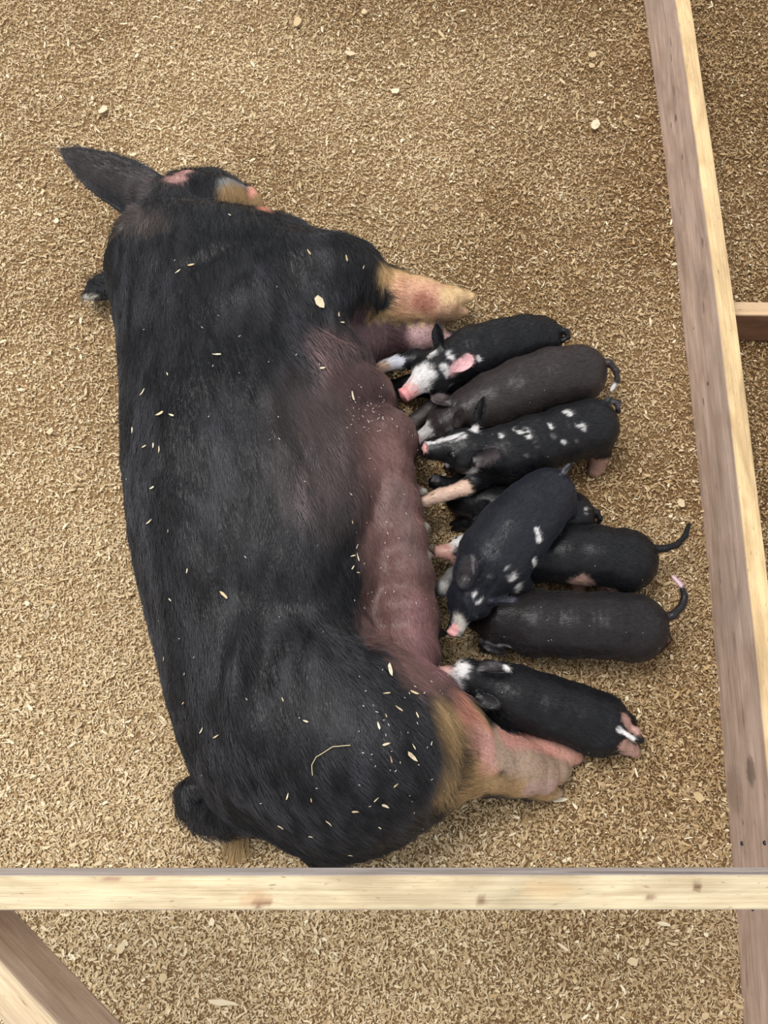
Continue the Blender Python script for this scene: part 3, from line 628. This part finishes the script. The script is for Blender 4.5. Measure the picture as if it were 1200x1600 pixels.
# 3: spotted piglet
piglet('piglet', 'black piglet flecked with white along its neck and back, pale foreleg on the udder',
    [(925, 667, .115, 41), (885, 678, .115, 41), (835, 695, .12, 42), (792, 710, .125, 42), (760, 712, .13, 38)], (768, 700, .145), (659, 701, .155),
    [((744, 722, .182), (784, 702, .225), (.0, -.65, .8), 22, .7, .05), ((744, 668, .175), (759, 618, .21), (-.6, .1, .7), 14, .7, .1)],
    [[(765, 735, .11, 24), (728, 762, .115, 13), (690, 774, .115, 10), (664, 782, .115, 9)], [(760, 700, .09, 24), (720, 720, .05, 13), (705, 724, .03, 11)],
     [(925, 685, .09, 28), (938, 705, .06, 16), (936, 720, .035, 12), (930, 733, .016, 11)], [(925, 650, .09, 26), (905, 655, .05, 14), (895, 660, .016, 11)]],
    [(938, 632, .145, 6), (952, 626, .15, 5), (965, 630, .145, 4.5), (966, 643, .13, 4)],
    [(672, 690, 722, 681, 7, WHT, .5), (664, 716, 698, 727, 4, WHT, .6), (662, 698, 662, 704, 6, PNK, .4), (735, 671, 744, 671, 5, WHT, .6), (764, 668, 783, 682, 3.5, WHT, .6),
     (805, 670, 812, 676, 4, WHT, .6), (820, 672, 826, 682, 5, WHT, .6), (884, 643, 890, 648, 4, WHT, .7), (905, 663, 911, 668, 5, WHT, .6), (858, 662, 861, 668, 3, WHT, .7), (836, 692, 839, 696, 3, GRY, .7), (878, 689, 882, 692, 3, WHT, .7), (862, 680, 866, 683, 3, GRY, .7), (899, 686, 901, 690, 2.5, GRY, .7),
     (728, 740, 742, 732, 5, WHT, .6), (748, 728, 750, 722, 5, lin(170, 156, 156), .6), (820, 710, 823, 713, 3, GRY, .7), (776, 640, 776, 640, 2, WHT, .5),
     (726, 762, 655, 786, 13, lin(222, 190, 170), .25), (675, 775, 675, 775, 4.5, lin(140, 108, 70), .5), (934, 726, 928, 740, 15, lin(196, 158, 142), .3), (756, 714, 772, 706, 13, lin(84, 76, 78), .45), (762, 698, 782, 704, 3, lin(40, 36, 38), .4), (950, 626, 966, 634, 5, GRY, .5)],
    roll=.28, hairn=6500, seed=3)
# 4: the one underneath
piglet('piglet', 'dark piglet mostly hidden beneath the climbing piglet, curled white-tipped tail showing',
    [(892, 808, .065, 37), (850, 805, .07, 38), (805, 798, .065, 38), (765, 790, .06, 35)], (760, 786, .07), (672, 748, .05),
    [((742, 812, .085), (766, 784, .12), (-.7, .2, .6), 15, .5, .05), ((738, 765, .085), (752, 748, .10), (-.2, .3, .9), 13, .4, .05)],
    [[(760, 800, .04, 20), (730, 815, .02, 12), (716, 820, .012, 10)], [(770, 775, .04, 20), (745, 770, .02, 12), (730, 768, .012, 10)],
     [(895, 825, .04, 22), (890, 835, .02, 12), (882, 838, .012, 10)], [(895, 790, .04, 22), (880, 785, .02, 12), (870, 783, .012, 10)]],
    [(914, 806, .08, 5), (922, 797, .085, 4.5), (933, 800, .085, 4), (938, 810, .08, 4), (934, 818, .07, 3)],
    [(917, 798, 924, 796, 5, WHT, .5), (680, 746, 684, 750, 6, GRY, .6)], hairn=2500, seed=4)
# 6: right-hand piglet with the long raised tail; its face comes out beneath the climber
piglet('piglet', 'black piglet standing behind the climbing one, long dark tail sticking out straight',
    [(980, 876, .085, 46), (930, 868, .088, 44), (880, 866, .085, 42), (825, 866, .075, 40), (775, 864, .065, 36)], (760, 862, .075), (677, 862, .085),
    [((738, 838, .09), (760, 826, .10), (0, .3, 1), 14, .4, 0), ((735, 892, .085), (760, 905, .09), (0, -.3, 1), 14, .4, 0)],
    [[(905, 880, .06, 26), (906, 902, .035, 14), (905, 916, .014, 12)], [(965, 895, .06, 30), (950, 915, .035, 15), (942, 926, .014, 12)],
     [(800, 850, .05, 20), (780, 840, .02, 12), (772, 838, .012, 10)], [(970, 850, .06, 26), (955, 845, .03, 14), (945, 845, .014, 11)]],
    [(1018, 858, .10, 7), (1040, 857, .105, 5.5), (1058, 851, .105, 5), (1071, 837, .10, 4.5), (1076, 820, .095, 3.5)],
    [(722, 834, 700, 852, 11, WHT, .4), (690, 846, 700, 858, 11, lin(206, 182, 172), .5), (676, 848, 694, 880, 15, lin(214, 164, 150), .35), (905, 908, 904, 922, 15, LEGP, .3), (946, 920, 940, 932, 15, LEGP, .3), (700, 880, 712, 886, 8, SKN, .5)],
    hairn=6000, seed=6)
# 7: long piglet with the pink tail tip
piglet('piglet', 'long black piglet with curved pink-tipped tail, its head under the climbing piglet',
    [(994, 980, .092, 49), (945, 977, .095, 48), (890, 976, .092, 48), (835, 973, .088, 47), (785, 966, .08, 42)], (780, 962, .075), (700, 948, .05),
    [((752, 1000, .07), (792, 1022, .075), (.1, -.8, .6), 14, .8, .05), ((748, 938, .07), (770, 925, .08), (0, .4, 1), 13, .4, 0)],
    [[(800, 990, .05, 24), (775, 1005, .025, 13), (760, 1010, .012, 11)], [(800, 950, .05, 24), (775, 945, .025, 13), (765, 940, .012, 11)],
     [(1010, 1000, .05, 28), (1028, 1000, .025, 14), (1036, 996, .013, 12)], [(990, 955, .05, 26), (975, 950, .025, 13), (965, 950, .013, 11)]],
    [(1036, 966, .11, 8), (1052, 961, .115, 6.5), (1065, 948, .115, 5.5), (1070, 932, .115, 5), (1064, 914, .11, 4), (1051, 901, .105, 3)],
    [(1062, 912, 1050, 900, 6, lin(224, 190, 196), .3), (1046, 975, 1045, 1000, 5, lin(170, 130, 124), .5), (762, 1003, 788, 1024, 4, lin(150, 148, 154), .4), (748, 1003, 756, 1010, 8, lin(96, 92, 98), .6), (704, 944, 706, 952, 8, GRY, .5)],
    base=lin(34, 30, 31), hairn=6500, seed=7)
# 8: bottom piglet
piglet('piglet', 'lowest black piglet with white muzzle and white tail tip, beside the hind legs',
    [(938, 1132, .09, 46), (900, 1117, .093, 44), (855, 1103, .095, 44), (805, 1088, .097, 44), (765, 1074, .10, 41)], (764, 1066, .12), (681, 1050, .15),
    [((752, 1042, .152), (797, 1045, .18), (.1, .3, 1), 15, .6, -.05), ((746, 1090, .148), (781, 1102, .172), (.1, -.3, 1), 16, .6, -.05)],
    [[(790, 1105, .06, 24), (765, 1115, .03, 13), (750, 1118, .014, 11)], [(790, 1065, .06, 24), (765, 1055, .03, 13), (750, 1050, .014, 11)],
     [(950, 1150, .06, 28), (976, 1162, .035, 15), (988, 1170, .015, 12)], [(955, 1120, .06, 26), (978, 1128, .035, 13), (984, 1136, .015, 11)]],
    [(976, 1132, .11, 6), (994, 1142, .115, 5.5), (1001, 1156, .12, 5), (988, 1154, .13, 4.5), (968, 1140, .135, 3.5)],
    [(685, 1044, 692, 1056, 18, lin(222, 172, 162), .4), (700, 1040, 722, 1046, 11, WHT, .5), (706, 1060, 712, 1070, 10, lin(196, 190, 190), .5), (718, 1042, 730, 1042, 7, WHT, .6), (790, 1042, 797, 1046, 5, WHT, .4), (757, 1040, 775, 1040, 9, lin(64, 60, 62), .5), (756, 1094, 776, 1099, 9, lin(52, 50, 52), .5), (688, 1036, 690, 1062, 4, lin(190, 140, 134), .6),
     (968, 1140, 990, 1153, 5, WHT, .3), (976, 1164, 992, 1178, 15, lin(214, 176, 162), .3), (980, 1126, 990, 1140, 12, lin(190, 150, 138), .3)], hairn=6500, seed=8)
# 5: the climber
piglet('piglet', 'blue-black piglet climbing across its littermates, head down towards the udder',
    [(858, 772, .155, 40), (832, 800, .16, 49), (800, 835, .165, 54), (772, 872, .165, 53), (750, 902, .16, 42)], (750, 898, .175), (706, 994, .135),
    [((724, 914, .212), (739, 866, .275), (-.35, -.55, .8), 23, .6, .05), ((764, 941, .208), (810, 938, .238), (.1, .7, .7), 15, .8, .05)],
    [[(735, 890, .14, 22), (708, 902, .125, 12), (696, 912, .115, 9), (690, 924, .105, 9)], [(800, 900, .14, 26), (815, 915, .11, 15), (812, 925, .09, 12)],
     [(870, 790, .13, 28), (884, 800, .105, 16), (886, 812, .085, 12)], [(835, 770, .13, 28), (815, 770, .105, 16), (800, 772, .085, 12)]],
    [(868, 750, .19, 6), (880, 738, .20, 5), (889, 727, .20, 3.5)],
    [(716, 968, 722, 984, 9, lin(206, 200, 190), .5), (704, 990, 711, 984, 8, PNK, .4), (702, 996, 708, 1000, 8, lin(236, 176, 166), .4), (724, 905, 736, 880, 13, lin(72, 68, 70), .6), (738, 872, 740, 895, 3, lin(130, 128, 132), .4), (722, 990, 728, 996, 8, lin(130, 132, 126), .6), (692, 980, 696, 986, 6, BLK, .4), (742, 930, 748, 940, 5, WHT, .6), (728, 928, 732, 928, 3, GRY, .6),
     (793, 892, 801, 904, 6, WHT, .5), (808, 914, 800, 930, 5.5, WHT, .5), (838, 830, 842, 843, 5, WHT, .4), (833, 875, 834, 886, 3.5, WHT, .4), (762, 900, 776, 904, 2.5, GRY, .8), (700, 900, 688, 926, 16, lin(120, 118, 116), .5), (694, 918, 700, 922, 9, lin(206, 204, 200), .6), (756, 966, 762, 970, 3, GRY, .5),
     (770, 938, 800, 938, 5, lin(96, 92, 104), .7), (882, 736, 889, 727, 5, lin(96, 98, 104), .5)],
    base=lin(28, 30, 38), roll=.15, hairn=7500, seed=5)

# ------------------------------------------------------------------ shavings one can pick out: on the sow and on the floor
def flake_mesh(seed, elong):
    r = random.Random(seed); n = 7; ring = []
    for i in range(n):
        a = 2 * math.pi * i / n; q = .62 + .7 * r.random(); ring.append((math.cos(a) * q * .5, math.sin(a) * q * .5 / elong))
    V = []
    for z_ in (-.02, .02):
        for x_, y_ in ring: V.append((x_, y_, z_ + .22 * x_ * x_ + .12 * x_ * y_ * elong))
    V += [(0, 0, -.025), (0, 0, .03)]
    Fc = [(i, (i + 1) % n, n + (i + 1) % n, n + i) for i in range(n)] + [(2 * n, (i + 1) % n, i) for i in range(n)] + [(2 * n + 1, n + i, n + (i + 1) % n) for i in range(n)]
    me = bpy.data.meshes.new('wood_flake'); me.from_pydata(V, [], Fc); me.materials.append(M_FLAKE); return me
M_FLAKE, n_, l_, b_ = new_mat('pale_flake'); b_.inputs['Roughness'].default_value = .7
oi = n_.new('ShaderNodeObjectInfo'); rp = n_.new('ShaderNodeValToRGB'); rp.color_ramp.elements[0].color = (*lin(206, 178, 132), 1); rp.color_ramp.elements[1].color = (*lin(240, 226, 196), 1)
l_.new(oi.outputs['Random'], rp.inputs[0]); l_.new(rp.outputs[0], b_.inputs['Base Color'])
FL = [flake_mesh(i, e) for i, e in enumerate((1.3, 1.8, 3, 3.5, 4.5, 6))]
def flake(pos, nrm_, size, kind, ang, name, **k):
    o = link(name, FL[kind], **k); q = Vector(nrm_).to_track_quat('Z', 'Y'); q = q @ Vector((0, 0, 1)).rotation_difference(Vector((0, 0, 1)))
    from mathutils import Quaternion
    o.rotation_mode = 'QUATERNION'; o.rotation_quaternion = q @ Quaternion((0, 0, 1), ang); o.scale = (size,) * 3
    o.location = Vector(pos) + Vector(nrm_) * (size * .02 + .001); return o
def sow_flake(px, py, L, kind, deg, **k):
    p, n = sk_sow.hit(px, py); return flake(p + n * .004, n, L * mpp(py, p[2]), kind, math.radians(deg), 'wood_chip', **k)
sk_sow = sk
sow_flake(498, 476, 22, 0, 10, label='largest pale square flake resting on the sow\'s shoulder', cat='wood chip')
sow_flake(642, 1182, 20, 2, 70, label='thick pinkish sliver of wood on the sow\'s thigh near blond hair', cat='wood chip')
sow_flake(608, 1050, 20, 2, -50, label='long white flake on the sow\'s flank where udder meets thigh', cat='wood chip')
sow_flake(350, 929, 22, 4, -45, label='straw-coloured sliver on the sow\'s loin, away from other chips', cat='wood chip')
sow_flake(548, 619, 18, 3, 5, label='cream sliver on the upper udder just behind the forelegs', cat='wood chip')
G = dict(label='small pale wood chip caught in the sow\'s black coat', cat='wood chip', group='wood chips on the sow')
for px, py in [(237, 815), (269, 937), (295, 892), (240, 762), (548, 817), (554, 854), (548, 869), (556, 871), (549, 887), (557, 895), (546, 774), (260, 1029), (290, 1098), (318, 1140), (341, 1149), (479, 1127), (443, 1094),
               (602, 1085), (646, 1085), (650, 1118), (621, 1108), (602, 1119), (591, 1134), (603, 1163), (645, 1166), (671, 1162), (610, 1185), (616, 1225), (587, 1246), (601, 1256), (555, 1265), (487, 1248), (451, 1241), (440, 1288),
               (487, 1304), (515, 1282), (547, 1332), (592, 1290), (226, 614), (264, 586), (270, 650), (252, 648), (210, 674), (242, 697), (251, 703), (228, 699), (278, 427), (339, 556), (300, 416), (359, 339), (483, 395), (540, 405), (565, 418), (527, 493), (533, 506), (502, 577)]:
    rg = ("black nape" if py < 445 and px < 460 else "black shoulder and upper foreleg" if py < 520 and px > 460 else "upper back, near its left edge" if py < 720 and px < 400 else "udder's upper edge" if py < 700 else
          "side fold where black coat meets udder" if px > 500 and py < 930 else "lower back, along its left edge" if px < 360 else "thigh close to the blond hair" if px > 575 and py < 1200 else "hip and loin" if py < 1160 else "rump above the front rail")
    sow_flake(px, py, 7 + 7 * RNG.random(), int(RNG.integers(2, 6)), RNG.uniform(0, 180), label="small pale wood chip on the sow's " + rg, cat='wood chip', group="wood chips on the sow's " + rg)
def strand(name, pts, rad, parent=None, colr=lin(226, 206, 164), **k):
    P = np.array(pts); n, m = len(P), 5; V = []
    for i in range(n):
        t = unit(P[min(i + 1, n - 1)] - P[max(i - 1, 0)]); a = unit(np.cross(t, (0, 0, 1))); b = np.cross(a, t)
        for j in range(m): V.append(P[i] + (a * math.cos(2 * math.pi * j / m) + b * math.sin(2 * math.pi * j / m)) * rad)
    Fc = np.array([(i * m + j, i * m + (j + 1) % m, (i + 1) * m + (j + 1) % m, (i + 1) * m + j) for i in range(n - 1) for j in range(m)])
    return link(name, make_mesh(name, np.array(V), Fc, M_CHIP, np.tile(colr, (len(V), 1))), parent, **k)
sp = []
for a, b in zip([(547, 1164), (521, 1166), (496, 1181), (490, 1194)], [(521, 1166), (496, 1181), (490, 1194), (492, 1217)]):
    for t in (0, .33, .66): sp.append(sk_sow.hit(a[0] + (b[0] - a[0]) * t, a[1] + (b[1] - a[1]) * t))
strand('straw', [p + n * .008 for p, n in sp], .0006, label='long bent straw stem lying across the sow\'s rump', cat='straw')
def floor_flake(px, py, L, kind, deg, **k):
    p = W(px, py, .0); p[2] = terrain(p[None])[0] + .014; nn = unit((RNG.normal(0, .12), RNG.normal(0, .12), 1))
    return flake(p, nn, L * mpp(py, 0), kind, math.radians(deg), 'wood_flake', **k)
floor_flake(927, 204, 18, 0, 80, label='large cream square flake near the top of the side board', cat='wood chip')
floor_flake(985, 1500, 20, 1, 100, label='whitish oval flake on bedding in front of the front rail', cat='wood chip')
floor_flake(1087, 1245, 22, 1, 110, label='large pale flake between hind legs and the side board', cat='wood chip')
floor_flake(873, 1250, 22, 2, -60, label='tan flake touching the sow\'s hind hoof', cat='wood chip')
floor_flake(878, 1478, 22, 3, 40, label='stubby rectangular sliver in front of the rail, lower middle right', cat='wood chip')
floor_flake(355, 1562, 46, 5, 38, label='longest pale splinter in front of the rail, lower middle', cat='wood chip')
floor_flake(1030, 1440, 30, 4, -75, label='brown sliver poking out from under the front rail', cat='wood chip')
G = dict(label='palest larger wood flake lying loose on the bedding', cat='wood chip', group='pale loose flakes on the bedding')
for k in range(150):
    px, py = RNG.uniform(0, 1200), RNG.uniform(0, 1600)
    if (170 < px < 1060 and 230 < py < 1345) or px > 1010 + .1 * py - 10 or 1340 < py < 1430: continue
    rg = "below the front rail" if py > 1400 else "left of the sow" if px < 300 and py > 230 else "above the sow's head" if px < 450 and py < 300 else "between litter and side board" if py > 520 else "at the top, right of the sow"
    floor_flake(px, py, 8 + 9 * RNG.random(), int(RNG.integers(0, 5)), RNG.uniform(0, 180), label='pale larger wood flake on bedding ' + rg, cat='wood chip', group='pale flakes on bedding ' + rg)
# sawdust specks that nobody would count, on the backs of the animals
sp_, sf_ = [], []
def specks(skn, boxes, n, size):
    for _ in range(n):
        x0, y0, x1, y1 = boxes[int(RNG.integers(len(boxes)))]; px, py = RNG.uniform(x0, x1), RNG.uniform(y0, y1)
        r = skn.bvh.ray_cast(Vector((0, 0, H)), ray(px, py))
        if r[0] is None or r[1].z < .2: continue
        p, nn = np.array(r[0]), np.array(r[1]); a = RNG.uniform(0, 6.28); u = unit(np.cross(nn, (math.cos(a), math.sin(a), .01))); v = np.cross(nn, u)
        L_, w_ = size * (.5 + RNG.random()), size * .35; c = p + nn * .0035; b = len(sp_)
        for su, sv, sn_ in ((-1, -1, 0), (1, -1, 0), (1, 1, 0), (-1, 1, 0), (0, 0, .6)): sp_.append(c + u * L_ * su * .5 + v * w_ * sv * .5 + nn * w_ * sn_)
        sf_.extend([(b, b + 1, b + 4, b + 4), (b + 1, b + 2, b + 4, b + 4), (b + 2, b + 3, b + 4, b + 4), (b + 3, b, b + 4, b + 4)])
specks(sk_sow, [(200, 400, 600, 1300), (560, 600, 680, 1000), (560, 1050, 700, 1300), (540, 600, 600, 680)], 170, .0032)
for s_ in pig_skins: specks(s_, [(660, 500, 1030, 1180)], 60, .0018)
me = bpy.data.meshes.new('sawdust'); me.from_pydata([tuple(p) for p in sp_], [], [f[:3] for f in sf_]); ca = me.color_attributes.new('Col', 'FLOAT_COLOR', 'POINT'); ca.data.foreach_set('color', [.80, .74, .60, 1] * len(sp_)); me.materials.append(M_CHIP)
link('sawdust_specks', me, label='tiny pale sawdust specks on the coats of sow and piglets', cat='sawdust', kind='stuff')
# tuft of flattened straw behind the rump
tuft = empty('straw_tuft', tuple(W(372, 1300, 0)), label='flattened tan straw tuft on the bedding just behind the tail', cat='straw')
tp, tf = [], []
for i in range(140):
    a = W(378 + RNG.normal(0, 5), 1276 + RNG.normal(0, 4), .010); b = W(368 + RNG.normal(0, 11), 1345 + RNG.normal(0, 8), .010); m_ = (a + b) / 2 + np.array([RNG.normal(0, .003), 0, .006 + RNG.random() * .006])
    s = len(tp); w_ = np.array([.0007, 0, 0])
    for q in (a, m_, b): tp += [q - w_, q + w_]
    tf += [(s, s + 1, s + 3, s + 2), (s + 2, s + 3, s + 5, s + 4)]
tf = np.array(tf); cc = np.repeat(lin(168, 138, 96) * (.7 + .5 * RNG.random((140, 1))), 6, 0)
fixp(link('fibres', make_mesh('fibres', np.array(tp), tf, M_CHIP, cc), tuft, kind='stuff'), tuft)
